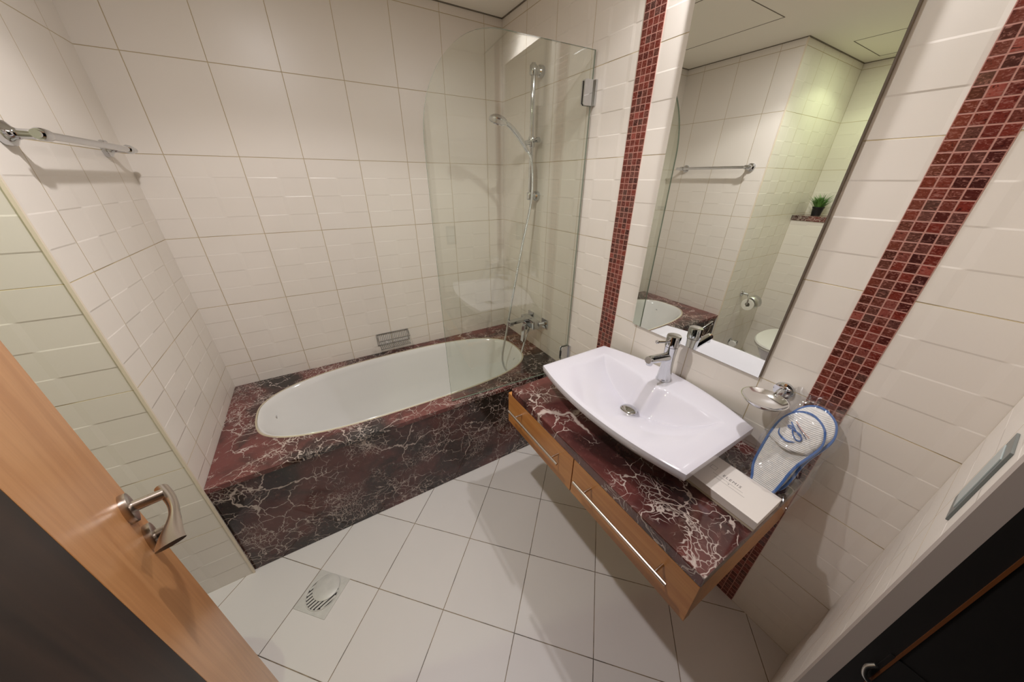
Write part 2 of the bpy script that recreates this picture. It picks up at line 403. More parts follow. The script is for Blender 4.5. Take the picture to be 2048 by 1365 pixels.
# overflow knob at the left end and waste rosette at the right end
ov = link('overflow_knob', lathe(B(), (-1.572, -.31, .445), (1, 0, .18), [(.030, -.012), (.031, .008), (.030, .012), (.022, .013), (.022, .022), (.020, .026), (.004, .027)], 32), M['chrome'], bt, True)
link('overflow_plate', lathe(B(), (-.160, -.455, .452), (-1, -.25, .2), [(.034, -.012), (.035, .002), (.033, .008), (.025, .012), (.022, .010), (.004, .013)], 32), M['chrome'], bt, True)

# ------------------------------------------------------------------ shower screen
def scr(u, z, off=0):        # u: distance from the wall along the glass
    a = V((0.0, -.789)); b = V((-.745, -.744)); d = (b - a).normalized(); nn = V((-d.y, d.x))
    p = a + d * u + nn * off; return V((p.x, p.y, z))
ss = thing('shower_screen', 'frameless clear glass bath screen with one rounded top corner', 'shower screen', (-.37, -.766, ZD))
prof = [(.012, .540), (.741, .540), (.747, 1.30), (.748, 1.70)]
for k in range(1, 16):
    a = PI / 2 * k / 16; prof.append((.748 - .30 * (1 - math.cos(a)) , 1.70 + .35 * math.sin(a)))
prof += [(.44, 2.052), (.012, 2.052)]
bm = B(); prism(bm, [scr(u, z, -.004) for u, z in prof], scr(0, 0, .004) - scr(0, 0, -.004))
bm.normal_update(); nn = (scr(0, 0, .01) - scr(0, 0)).normalized()
for f in bm.faces:
    if abs(f.normal.dot(nn)) < .7: f.material_index = 1
link('glass_panel', bm, [M['glass'], M['glass_edge']], ss)
for zc, hh in ((1.91, .045), (.652, .045)):
    bm = B()
    for o in (-.0105, .0042):
        prism(bm, [scr(.006, zc - hh, o), scr(.052, zc - hh, o), scr(.058, zc - hh + .006, o), scr(.058, zc + hh - .006, o), scr(.052, zc + hh, o), scr(.006, zc + hh, o)], scr(0, 0, .0063) - scr(0, 0, 0))
    prism(bm, [scr(.0005, zc - hh, -.02), scr(.0085, zc - hh, -.02), scr(.0085, zc + hh, -.02), scr(.0005, zc + hh, -.02)], scr(0, 0, .04) - scr(0, 0, 0))
    hg = link('hinge', bm, M['chrome'], ss)
    for dz in (-.022, .022):
        sub('screw', lathe(B(), scr(.034, zc + dz, -.0105), -nn, [(.005, 0), (.005, .0012), (.003, .0018)], 16), M['steel'], hg, True)

# ------------------------------------------------------------------ shower rail with handset
sr = thing('shower_rail', 'chrome shower rail with slider, handset and hose behind the glass', 'shower', (-.05, -.40, 1.49))
RX, RY = -.052, -.402
link('rail_tube', lathe(B(), (RX, RY, 1.478), (0, 0, 1), [(.0100, 0), (.0112, .004), (.0112, .606), (.0100, .612)], 24), M['chrome'], sr, True)
for z in (2.062, 1.498):
    bm = B(); lathe(bm, (0, RY, z), (-1, 0, 0), [(.026, .0), (.027, .004), (.026, .020), (.020, .026), (.018, .045)], 32); lathe(bm, (RX, RY, z - .02), (0, 0, 1), [(.017, 0), (.0195, .004), (.0195, .036), (.017, .04)], 28)
    link('wall_bracket', bm, M['satin'] if False else M['chrome'], sr, True)
bm = B(); lathe(bm, (RX, RY, 1.735), (0, 0, 1), [(.015, 0), (.018, .005), (.018, .045), (.015, .05)], 28); cyl(bm, (RX, RY, 1.762), (RX - .05, RY - .005, 1.752), .012)
cyl(bm, (RX, RY, 1.762), (RX + .012, RY - .035, 1.768), .009); lathe(bm, (RX + .012, RY - .035, 1.768), (.2, -1, .1), [(.013, 0), (.013, .012)], 24)
link('slider', bm, M['chrome'], sr, True)
bm = B()
P = catmull([(-.085, -.412, 1.718), (-.108, -.414, 1.745), (-.15, -.418, 1.785), (-.19, -.421, 1.815), (-.225, -.424, 1.832)], 6)
tube(bm, P, [.010 + .003 * math.sin(PI * i / (len(P) - 1)) for i in range(len(P))], 16)
lathe(bm, (-.262, -.427, 1.856), (-.28, 0, -1), [(.010, -.002), (.030, .002), (.043, .010), (.047, .020), (.045, .026), (.040, .028), (.038, .025), (.004, .025)], 36)
link('handset', bm, M['chrome'], sr, True)
hp = catmull([(-.083, -.412, 1.72), (-.062, -.425, 1.66), (-.058, -.425, 1.48), (-.118, -.425, 1.21), (-.188, -.425, .87), (-.22, -.425, .70), (-.255, -.425, .52), (-.245, -.435, .425), (-.213, -.452, .385), (-.180, -.475, .40), (-.15, -.485, .50), (-.115, -.475, .60), (-.075, -.466, .69), (-.066, -.465, .72)], 12)
t = NT('ribbed_chrome_hose'); wv = t.n('ShaderNodeTexWave', wave_type='BANDS', bands_direction='Z'); t.put(wv.inputs['Vector'], t.pos()); wv.inputs['Scale'].default_value = 60
t.set(Base_Color=(.62, .63, .63, 1), Metallic=1, Roughness=.22); t.bump(wv.outputs['Fac'], .0008)
tag(link('shower_hose', tube(B(), hp, .0068, 12), t.m, sr, True), 'x', 'y')
o = C.objects['shower_hose']
for k in ('label', 'category'): del o[k]

mx = thing('bath_mixer', 'chrome square wall mixer tap with lever above the bathtub', 'tap', (-.05, -.465, .745))
bm = B(); box(bm, -.090, -.540, .716, -.042, -.390, .772, .006); link('body', bm, M['chrome'], mx)
for y in (-.385, -.545):
    bm = B(); box(bm, -.008, y - .031, .745 - .031, 0, y + .031, .745 + .031, .002); cyl(bm, (-.006, y, .745), (-.05, y * .9 - .0465, .745), .014)
    link('wall_plate', bm, M['chrome'], mx)
bm = B(); box(bm, -.228, -.482, .756, -.06, -.442, .778, .005); box(bm, -.225, -.478, .745, -.2, -.446, .76, .003); link('spout', bm, M['chrome'], mx)
bm = B(); box(bm, -.108, -.486, .70, -.082, -.446, .752, .006); link('cartridge', bm, M['chrome'], mx)
bm = B(); box(bm, -.012, -.016, -.12, .0, .016, 0, .003, mat=Matrix.Translation((-.106, -.466, .73)) @ Matrix.Rotation(.10, 4, 'Y')); link('lever', bm, M['chrome'], mx)

# ------------------------------------------------------------------ wire soap basket on the back wall
sb = thing('soap_basket', 'chrome wire soap basket on the wall above the bathtub', 'soap basket', (-.865, -.04, .60))
bm = B(); xa, xb, zt, zm, zb = -.965, -.762, .668, .650, .590; D = -.078; r = .0030
tube(bm, [(xa, -.003, zt), (xb, -.003, zt)], r * 1.3, 8); tube(bm, [(xa, -.003, zt), (xa + .005, D, zm), (xb - .005, D, zm), (xb, -.003, zt)], r * 1.2, 8)
tube(bm, [(xa, -.003, zb), (xb, -.003, zb)], r, 8); tube(bm, [(xa, -.003, zt), (xa, -.003, zb)], r, 8); tube(bm, [(xb, -.003, zt), (xb, -.003, zb)], r, 8)
tube(bm, [(xa + .005, D + .004, zb), (xb - .005, D + .004, zb)], r, 8)
link('rim_wire', bm, M['basket'], sb, True)
for i in range(17):
    x = xa + .010 + (xb - xa - .02) * i / 16
    link('wire', tube(B(), [(x, -.003, zt - .003), (x, -.006, zb + .002), (x, -.012, zb), (x, D + .010, zb), (x, D + .001, zb + .006), (x, D, zm)], .0017, 6), M['basket'], sb, True)

# ------------------------------------------------------------------ towel rail on the left wall
tr = thing('towel_rail', 'chrome towel rail on the left tiled wall', 'towel rail', (-1.70, -.41, 1.67))
BX, BZ = -1.675, 1.672
link('bar', cyl(B(), (BX, -.125, BZ), (BX, -.715, BZ), .0095), M['chrome'], tr, True)
for y in (-.172, -.685):
    bm = B(); lathe(bm, (XL, y, BZ), (1, 0, 0), [(.027, 0), (.028, .004), (.026, .014), (.014, .022), (.011, .03), (.011, .062)], 36)
    lathe(bm, (BX, y - .018, BZ), (0, 1, 0), [(.012, 0), (.0145, .006), (.0145, .030), (.012, .036)], 28)
    link('wall_bracket', bm, M['chrome'], tr, True)

# ------------------------------------------------------------------ vanity cabinet and counter
VY0, VY1, VX = -1.050, -1.942, -.548
vc = thing('vanity_cabinet', 'wall hung maple cabinet with two drawers under the marble counter', 'cabinet', (-.28, -1.49, .53))
bm = B(); box(bm, VX + .024, VY1 + .003, .532, -.001, VY0 + .02, .699, .001)
link('carcass', bm, M['wood'], vc)
for (ya, yb), (ha, hb), (pa, pb) in (((-1.018, -1.476), (-1.083, -1.432), (-1.134, -1.395)), ((-1.480, -1.941), (-1.522, -1.885), (-1.572, -1.850))):
    dr = link('drawer', box(B(), VX - .006, yb, .531, VX + .022, ya, .697, .0012), M['wood'], vc)
    bm = B(); cyl(bm, (-.590, ha, .648), (-.590, hb, .648), .0052, 16)
    for p in (pa, pb): cyl(bm, (VX - .005, p, .648), (-.590, p, .648), .0040, 12)
    sub('drawer_handle', bm, M['satin'], dr, True)
ct = box(B(), -.556, VY1, .700, -.0005, VY0, .740, .004)
ct = link('vanity_counter', ct, M['marble_top'], None, loc=(-.28, -1.496, .70)); tag(ct, 'red and grey veined marble counter slab under the white basin', 'counter')

# ------------------------------------------------------------------ wash basin
wb = thing('wash_basin', 'white rectangular vessel basin with curved front on the marble counter', 'wash basin', (-.25, -1.455, .74))
def basin():
    bm = B(); ns, nt = 72, 64; ZR = .866; Y0 = -1.4535; S0 = .79
    grid = []
    for i in range(ns + 1):
        s = -1 + 2 * i / ns
        # slightly denser near the middle is not needed
        xr = -.008 - .070 * s * s; xf = -.486 + .046 * s * s
        e = max(0., 1 - (s / S0) ** 2)
        D = .112 * e ** .9
        xb = -.138 - .022 * math.exp(-(s / .14) ** 4) + .01 * s * s
        xc = xb - .010 - .068 * e ** .7
        row = []
        ts = []
        for j in range(nt + 1):
            t = j / nt
            # rear ledge 0-.18, rear wall .18-.42, front slope .42-1
            if t < .18: x = xr + (xb - xr) * (t / .18)
            elif t < .42: x = xb + (xc - xb) * ((t - .18) / .24)
            else: x = xc + (xf - xc) * ((t - .42) / .58)
            if x > xb: z = 0
            elif x > xc:
                q = (xb - x) / (xb - xc); z = -D * (q ** 1.0) * (1 if True else 0)
                z = -D * (3 * q * q - 2 * q ** 3) * .35 - D * q * .65
            else:
                q = (x - (xf + .012)) / (xc - (xf + .012)); q = max(0, min(1, q)); z = -D * (q ** 1.25)
            # soft lip: side and front edges rise a touch and roll off
            ed = min(1, (1 - abs(s)) / .02); ef = min(1, (x - xf) / .006, (xr - x) / .006)
            z -= .003 * (1 - min(ed, ef)) ** 2
            yy = Y0 + .3325 * s
            row.append(bm.verts.new((x, yy, ZR + z)))
        grid.append(row)
    for i in range(ns):
        for j in range(nt):
            bm.faces.new((grid[i][j], grid[i + 1][j], grid[i + 1][j + 1], grid[i][j + 1]))
    loop = [grid[i][0] for i in range(ns + 1)] + [grid[ns][j] for j in range(1, nt + 1)] + [grid[i][nt] for i in range(ns - 1, -1, -1)] + [grid[0][j] for j in range(nt - 1, 0, -1)]
    cx, cy = -.25, Y0; prev = loop
    for k, (sx, sy, z) in enumerate(((1.004, 1.002, ZR - .010), (1.0, .999, ZR - .028), (.96, .965, ZR - .040), (.84, .86, ZR - .066), (.72, .74, ZR - .095), (.64, .66, .756), (.62, .64, .7405))):
        nl = [bm.verts.new((min(-.002, cx + (v.co.x - cx) * sx), cy + (v.co.y - cy) * sy, z)) for v in loop]
        for i in range(len(nl)):
            j = (i + 1) % len(nl); bm.faces.new((prev[i], prev[j], nl[j], nl[i]))
        prev = nl
    bm.faces.new(prev); return bm
link('bowl', basin(), M['ceramic'], wb, True)
link('drain_plug', lathe(B(), (-.266, -1.453, .778), (0, 0, 1), [(.012, -.020), (.012, .003), (.031, .004), (.032, .007), (.029, .010), (.020, .0120), (.004, .0127)], 40), M['chrome'], wb, True)

tp = thing('basin_tap', 'chrome single lever mixer tap on the white basin', 'tap', (-.085, -1.455, .866))
TX, TY = -.086, -1.455
link('body', lathe(B(), (TX, TY, .8655), (0, 0, 1), [(.028, 0), (.0285, .003), (.026, .008), (.0245, .03), (.0225, .06), (.0215, .09), (.022, .12), (.0235, .145), (.0235, .150)], 48), M['chrome'], tp, True)
link('cap', lathe(B(), (TX, TY, 1.0165), (0, 0, 1), [(.0235, 0), (.0255, .002), (.0258, .040), (.0245, .045), (.015, .0465), (.003, .047)], 48), M['chrome'], tp, True)
bm = B(); lathe(bm, (TX - .010, TY, .973), (-1, 0, .16), [(.0175, 0), (.0165, .05), (.0155, .10), (.0150, .118), (.013, .122)], 32)
lathe(bm, (TX - .117, TY, .986), (-.1, 0, -1), [(.0120, 0), (.0120, .014), (.010, .018)], 28); link('spout', bm, M['chrome'], tp, True)
bm = B(); tube(bm, [(TX - .015, TY, 1.042), (TX - .055, TY - .001, 1.049), (TX - .098, TY - .002, 1.060)], [.006, .0045, .0052], 16); lathe(bm, (TX - .096, TY - .002, 1.0595), (-1, 0, .25), [(.004, 0), (.0066, .003), (.0066, .010), (.004, .013)], 20)
link('lever', bm, M['chrome'], tp, True)

# ------------------------------------------------------------------ mirror
mr = thing('wall_mirror', 'tall frameless wall mirror above the wash basin', 'mirror', (-.01, -1.47, 1.0))
link('glass_plate', box(B(), -.0165, -1.726, 1.004, -.0155, -1.212, 2.22), M['mirror'], mr)
link('backing', box(B(), -.0154, -1.7265, 1.003, -.0005, -1.2115, 2.2205), simple('grey_mirror_edge', lin(126, 116, 106), .5), mr)

# ------------------------------------------------------------------ soap dish by the mirror
sd = thing('soap_dish', 'round chrome soap dish held by a wall plate above the slippers', 'soap dish', (0, -1.79, .99))
link('wall_plate', lathe(B(), (0, -1.797, .993), (-1, 0, 0), [(.0265, 0), (.0275, .003), (.0265, .010), (.020, .0125), (.0, .013)][:4] + [(.004, .013)], 40), M['chrome'], sd, True)
bm = B(); tube(bm, [(-.008, -1.797, .993), (-.035, -1.797, .993), (-.052, -1.795, .984)], [.011, .010, .009], 20); link('arm', bm, M['chrome'], sd, True)
link('dish', lathe(B(), (-.104, -1.786, .972), (0, 0, 1), [(.012, 0), (.035, .002), (.050, .010), (.0585, .021), (.0600, .0225), (.0575, .0225), (.048, .013), (.034, .006), (.003, .0045)], 48), simple('polished_chrome_dish', (.86, .86, .88, 1), .12, 1), sd, True)

# ------------------------------------------------------------------ amenity box
bx = thing('gift_box', 'white cardboard toiletry box on the marble counter', 'box', (-.27, -1.83, .74))
box_m = simple('white_matte_card', lin(226, 218, 210), .35)
link('base', box(B(), -.3365, -1.9415, .7405, -.2005, -1.722, .753, .001), simple('cream_card', lin(205, 192, 170), .5), bx)
lid = link('lid', box(B(), -.3385, -1.943, .7515, -.1985, -1.7205, .7795, .0012), [box_m], bx)
ink = simple('grey_print', lin(120, 112, 110), .5)
def text_mesh(body, size, mtx, mat, name, part, ext=.0002):
    cu = bpy.data.curves.new(name, 'FONT'); cu.body = body; cu.size = size; cu.extrude = ext; cu.resolution_u = 3
    cu.align_x = 'CENTER'; cu.align_y = 'CENTER'; cu.space_character = 1.25
    o = bpy.data.objects.new('tmp_text', cu); C.objects.link(o); bpy.context.view_layer.update()
    me = bpy.data.meshes.new_from_object(o.evaluated_get(bpy.context.evaluated_depsgraph_get()))
    bpy.data.objects.remove(o); bm = B(); bm.from_mesh(me); bmesh.ops.transform(bm, matrix=mtx, verts=bm.verts[:])
    return sub(name, bm, mat, part)
# text reads along -y (away from the basin), seen from the room side
mt = Matrix.Translation((-.260, -1.838, .7797)) @ Matrix.Rotation(-PI / 2, 4, 'Z')
text_mesh('ELEMIS', .0145, mt, ink, 'lettering', lid)
bm = B()
for a in ((-.236, -1.798, -.235, -1.782), (-.236, -1.782, -.252, -1.783), (-.252, -1.798, -.2512, -1.782), (-.2360, -1.798, -.252, -1.7972)):
    pass
def bar2(bm, x0, y0, x1, y1, z=.7796, h=.0004): box(bm, min(x0, x1), min(y0, y1), z - h, max(x0, x1), max(y0, y1), z + h * .4)
bar2(bm, -.262, -1.789, -.2614, -1.772); bar2(bm, -.246, -1.789, -.2454, -1.772); bar2(bm, -.262, -1.7896, -.2454, -1.789); bar2(bm, -.262, -1.7726, -.2454, -1.772)
bar2(bm, -.2745, -1.875, -.2740, -1.790); bar2(bm, -.2800, -1.84, -.2780, -1.836); bar2(bm, -.2865, -1.885, -.2860, -1.80)
sub('printed_lines', bm, ink, lid)

# ------------------------------------------------------------------ slippers in a clear bag, leaning on the wall
SP0 = V((-.19, 0, .745)); SE2 = V((.17, 0, .255)).normalized(); SN = V((-.255, 0, .17)).normalized()   # plane direction up, normal towards the room
def sp(y, s, off=0): return SP0 + SE2 * s + SN * off + V((0, y, 0))
front = [(-1.862, .000), (-1.856, .030), (-1.841, .068), (-1.835, .12), (-1.8325, .169), (-1.834, .212), (-1.843, .243), (-1.860, .266), (-1.884, .276), (-1.909, .269), (-1.931, .250), (-1.943, .222), (-1.945, .194), (-1.938, .161), (-1.929, .127), (-1.925, .093), (-1.924, .057), (-1.921, .025), (-1.912, .004), (-1.892, -.006), (-1.875, -.006)]
def outline(P, k=5):
    P = [V((a, b, 0)) for a, b in P]; n = len(P); out = []
    for i in range(n):
        a, b, c, d = P[i - 1], P[i], P[(i + 1) % n], P[(i + 2) % n]
        for j in range(k):
            t = j / k; out.append(.5 * ((2 * b) + (c - a) * t + (2 * a - 5 * b + 4 * c - d) * t * t + (3 * b - a - 3 * c + d) * t ** 3))
    return [(p.x, p.y) for p in out]
def shrink(P, d):
    n = len(P); out = []
    for i in range(n):
        a, b = V((*P[i - 1], 0)), V((*P[(i + 1) % n], 0)); t = (b - a).normalized(); nn = V((-t.y, t.x, 0))
        cx = sum(p[0] for p in P) / n; cy = sum(p[1] for p in P) / n
        q = V((*P[i], 0)); c = V((cx, cy, 0)) - q
        if nn.dot(c) < 0: nn = -nn
        q = q + nn * d; out.append((q.x, q.y))
    return out
fab = NT('white_waffle_fabric'); wv = fab.n('ShaderNodeTexWave', wave_type='BANDS', bands_direction='Z'); fab.put(wv.inputs['Vector'], fab.pos()); wv.inputs['Scale'].default_value = 75
fab.set(Base_Color=lin(236, 234, 230), Roughness=.85); fab.bump(wv.outputs['Fac'], .0009); M['waffle'] = fab.m
M['blue'] = simple('blue_piping_fabric', lin(70, 108, 168), .7)
M['foam'] = simple('white_foam_sole', lin(232, 232, 234), .8)
def slipper(label, dy, ds, off, logo):
    root = thing('slipper', label, 'slipper', sp(-1.89 + dy, .0 + ds, off), 'pair of bagged slippers leaning on the wall')
    O = [(a + dy, b + ds) for a, b in outline(front)]
    T = lambda P, o: [sp(a, b, o) for a, b in P]
    link('sole', rings(B(), [T(O, off - .006), T(shrink(O, -.001), off - .003), T(O, off), T(shrink(O, .004), off + .0005)]), M['foam'], root, True)
    link('insole', rings(B(), [T(shrink(O, .0035), off - .002), T(shrink(O, .0045), off + .0015), T(shrink(O, .009), off + .003)]), M['waffle'], root, True)
    # piping
    bm = B(); P = T(shrink(O, .0025), off + .0015); P2 = P + [P[0], P[1]]
    rs = []
    for i in range(len(P)):
        d = (P[(i + 1) % len(P)] - P[i - 1]).normalized(); a = SN; b = d.cross(a).normalized()
        rs.append([P[i] + a * ((.0026) * math.cos(2 * PI * k / 8)) + b * (.0036 * math.sin(2 * PI * k / 8)) for k in range(8)])
    rings(bm, rs, closed=True); link('piping', bm, M['blue'], root, True)
    # upper: domed fabric over the toe end, from s=.10 to the toe
    bm = B(); I = shrink(O, .004); ymid = -1.888 + dy; cols = 18; rws = 16; grid = []
    def edge(s):
        ys = []
        for i in range(len(I)):
            a, b = I[i], I[(i + 1) % len(I)]
            if (a[1] - s) * (b[1] - s) <= 0 and abs(a[1] - b[1]) > 1e-9: ys.append(a[0] + (b[0] - a[0]) * (s - a[1]) / (b[1] - a[1]))
        return (min(ys), max(ys)) if len(ys) > 1 else (ymid, ymid)
    for r in range(rws + 1):
        q = r / rws; s = ds + .150 + (.1195) * q; a, b = edge(min(s, ds + .2705)); row = []
        for c in range(cols + 1):
            u = c / cols; hgt = .017 * (math.sin(PI * u) ** .7) * (math.cos(q * PI / 2) ** .6 if q < 1 else 0)
            crease = .0015 * math.sin(u * 9 + q * 5)
            s2 = s - (.030 * math.sin(PI * u) if False else 0) + (1 - q) * .012 * math.cos(PI * u) ** 2
            row.append(bm.verts.new(sp(a + (b - a) * u, s2, off + .003 + hgt + crease * (1 - q))))
        grid.append(row)
    for r in range(rws):
        for c in range(cols): bm.faces.new((grid[r][c], grid[r][c + 1], grid[r + 1][c + 1], grid[r + 1][c]))
    up = link('upper', bm, M['waffle'], root, True); sm = up.modifiers.new('thick', 'SOLIDIFY'); sm.thickness = .0015
    if logo:
        def curve(P, wd, mat, name):
            bm = B(); tube(bm, catmull([sp(ymid + 1.35 * a, ds + .207 + 1.35 * b, off + .0218 - 15 * a * a - max(0, b - .005) * .16) for a, b in P], 8), wd, 8); return sub(name, bm, mat, up, True)
        curve([(.030, -.004), (.024, -.018), (.008, -.025), (-.006, -.020)], [.0010 + .0022 * math.sin(PI * min(1, i / 24)) for i in range(25)], M['blue'], 'printed_logo')
        curve([(.020, .006), (.013, .008), (.004, -.006), (-.006, -.014), (-.012, -.010), (-.006, .0), (.006, .002), (.018, .004)], .0016, M['blue'], 'printed_logo')
        curve([(.018, .016), (.002, .002), (-.012, -.006)], .0016, M['blue'], 'printed_logo')
        curve([(.012, .022), (-.004, .010), (-.020, .002)], .0007, simple('orange_print', lin(206, 130, 104), .7), 'printed_logo')
        curve([(.008, .016), (-.006, .006), (-.018, -.003)], .0010, simple('navy_print', lin(60, 66, 110), .7), 'printed_logo')
    return root
slipper('white waffle slipper with blue edging and printed logo, in front of its pair', 0, 0, .016, True)
slipper('white waffle slipper with blue edging, behind its pair against the wall', -.010, .030, 0.0, False)
def bag():
    bm = B(); nu, nv = 30, 40; y0, y1, s0, s1 = -1.822, -1.968, -.004, .330; R_ = random.Random(3); L = {}
    for side in (0, 1):
        for i in range(nu + 1):
            for j in range(nv + 1):
                u, v = i / nu, j / nv
                edge = (math.sin(PI * u) ** .5) * (min(1, math.sin(PI * v) * 2.5) ** .6)
                o = (.048 if side else -.008); mid = .012
                wr = .0034 * math.sin(31 * u + 9 * v) * math.sin(23 * v + 4 * u) + .0022 * math.sin(57 * v + 30 * u)
                off = mid + (o - mid) * edge + wr * edge * (1 if side else .3)
                ry = .004 * math.sin(14 * v + 1) * (1 if u in (0, 1) else 0)
                rs_ = .006 * math.sin(17 * u) * (1 if v in (0, 1) else 0)
                p = sp(y0 + (y1 - y0) * u + ry, s0 + (s1 - s0) * v + rs_, off); p.x = min(p.x, -.004); p.z = max(p.z, .7415)
                L[side, i, j] = bm.verts.new(p)
        for i in range(nu):
            for j in range(nv): bm.faces.new((L[side, i, j], L[side, i + 1, j], L[side, i + 1, j + 1], L[side, i, j + 1]))
    return bm
tag(link('plastic_bag', bag(), M['film'], None, True, loc=sp(-1.895, 0, .02)), 'clear crinkled plastic bag around the two slippers', 'bag')

# ------------------------------------------------------------------ floor drain
fd = thing('floor_drain', 'square metal floor drain with a round grate in the grey floor', 'floor drain', (-1.482, -1.033, 0))
t = NT('worn_steel'); nf, _ = t.noise(t.pos(), 40, 3); t.set(Base_Color=t.mix(nf, lin(216, 212, 206), lin(190, 187, 182)), Metallic=.1, Roughness=.45); M['worn'] = t.m
ms = Matrix.Translation((-1.482, -1.033, 0)) @ Matrix.Rotation(PI / 4, 4, 'Z')
bm = B(); n = 48; sqr = lambda h, z: [V((max(-1, min(1, 1.42 * math.cos(2 * PI * (i + .0) / n))) * h, max(-1, min(1, 1.42 * math.sin(2 * PI * i / n))) * h, z)) for i in range(n)]
crc = lambda r, z: [V((r * math.cos(2 * PI * i / n), r * math.sin(2 * PI * i / n), z)) for i in range(n)]
rings(bm, [sqr(.0765, .0002), sqr(.076, .0022), sqr(.074, .0024), crc(.066, .0024), crc(.065, .0045), crc(.062, .0045), crc(.061, .0008)], cap=False); bmesh.ops.transform(bm, matrix=ms, verts=bm.verts[:])
link('frame', bm, M['worn'], fd, True)
link('sump_shade_disc', lathe(B(), (-1.482, -1.033, .0006), (0, 0, 1), [(.0615, 0), (.0615, .0006)], 48), M['black'], fd)  # flat black disc, colour stands in for the shade below the grate
bm = B()
for i in range(-4, 5):
    q = i * .0132; hl = math.sqrt(max(0, .061 ** 2 - q * q))
    if hl > .008: box(bm, q - .0042, -hl, .0014, q + .0042, hl, .0034, mat=Matrix.Translation((-1.482, -1.033, 0)) @ Matrix.Rotation(0.351 - PI / 2, 4, 'Z'))
link('grate', bm, M['worn'], fd)
link('cover_disc', lathe(B(), (-1.466, -1.018, .0046), (0, 0, 1), [(.0525, 0), (.0530, .0012), (.050, .0032), (.02, .0036), (.003, .0036)], 48), M['worn'], fd, True)

# ------------------------------------------------------------------ door leaf
dh = V((-1.28, -2.145, 0)); du = V((-.34214, .93965, 0)); dn = V((.93965, .34214, 0))
def D(s, z, off=0): return dh + du * s + dn * off + V((0, 0, z))
DM = Matrix(((du.x, dn.x, 0, dh.x), (du.y, dn.y, 0, dh.y), (0, 0, 1, 0), (0, 0, 0, 1)))
dr = bpy.data.objects.new('door_1', None); C.objects.link(dr); dr.location = dh; dr['kind'] = 'structure'
bm = B(); box(bm, .5195, -.04, .012, .818, 0, 2.045, .0015); bmesh.ops.transform(bm, matrix=DM, verts=bm.verts[:]); link('door_panel', bm, M['door_wood'], dr)
bm = B(); box(bm, .006, -.04, .012, .519, 0, 2.045, .0015); bmesh.ops.transform(bm, matrix=DM, verts=bm.verts[:]); link('dark_panel', bm, M['dark_wood'], dr)
t = NT('aged_bronze_nickel'); t.set(Base_Color=(.50, .44, .39, 1), Metallic=1, Roughness=.25); M['handle'] = t.m
bm = B(); ZH = 1.088
lathe(bm, D(.751, ZH, 0), dn, [(.0265, 0), (.0270, .003), (.0262, .009), (.022, .010), (.013, .0105)], 36)
hd = link('handle_rosette', bm, M['handle'], dr, True)
bm = B(); cyl(bm, D(.751, ZH, .008), D(.751, ZH - .004, .045), .0095)
# curved, flared lever blade running back towards the hinge
rs = []
for k in range(25):
    q = k / 24; s = .772 - .150 * q; c = .0435 + .006 * math.sin(q * 5.2) ; hw = .008 + .001 * math.cos(q * 8) + .010 * max(0, q - .45) / .55; th = .0085 - .0045 * q
    z = ZH - .006 - .012 * math.sin(q * PI) + .002 * q * q
    rs.append([D(s, z + th * math.sin(2 * PI * i / 16), c + hw * math.cos(2 * PI * i / 16)) for i in range(16)])
rings(bm, rs); link('door_handle', bm, M['handle'], dr, True)
bm = B(); lathe(bm, D(.751, 1.010, 0), dn, [(.0265, 0), (.0270, .003), (.0262, .009), (.022, .010), (.010, .0105), (.009, .020), (.008, .022)], 36)
box(bm, -.012, 0, -.004, .012, .010, .004, .002, mat=Matrix.Translation(D(.751, 1.010, .018)) @ Matrix(((du.x, dn.x, 0, 0), (du.y, dn.y, 0, 0), (0, 0, 1, 0), (0, 0, 0, 1))))
link('lock_rosette', bm, M['handle'], dr, True)
# strike keep on the dark reveal
sk = thing('strike_plate', 'curved grey metal strike keep on the dark door frame', 'strike plate', (OX1 - .004, -2.2, .79))
bm = B(); box(bm, OX1 - .0062, -2.235, .755, OX1 - .0042, -2.190, .845, .0006); link('plate', bm, M['reveal'], sk)
bm = B(); tube(bm, catmull([(OX1 - .008, -2.190, .800), (OX1 - .012, -2.184, .785), (OX1 - .016, -2.188, .768), (OX1 - .014, -2.198, .758)], 5), .004, 10); link('lip', bm, M['steel'], sk, True)

# ------------------------------------------------------------------ switch plate on the door wall
sw = thing('light_switch', 'grey light switch plate on the pale wall beside the door opening', 'light switch', (-.335, YF, 1.15))
link('plate', box(B(), -.378, YF, 1.085, -.298, YF + .0035, 1.235, .001), simple('grey_switch_frame', lin(120, 126, 124), .3, .3), sw)
link('rocker', box(B(), -.366, YF + .003, 1.105, -.310, YF + .005, 1.215, .0008), simple('pale_switch', lin(176, 184, 182), .3), sw)

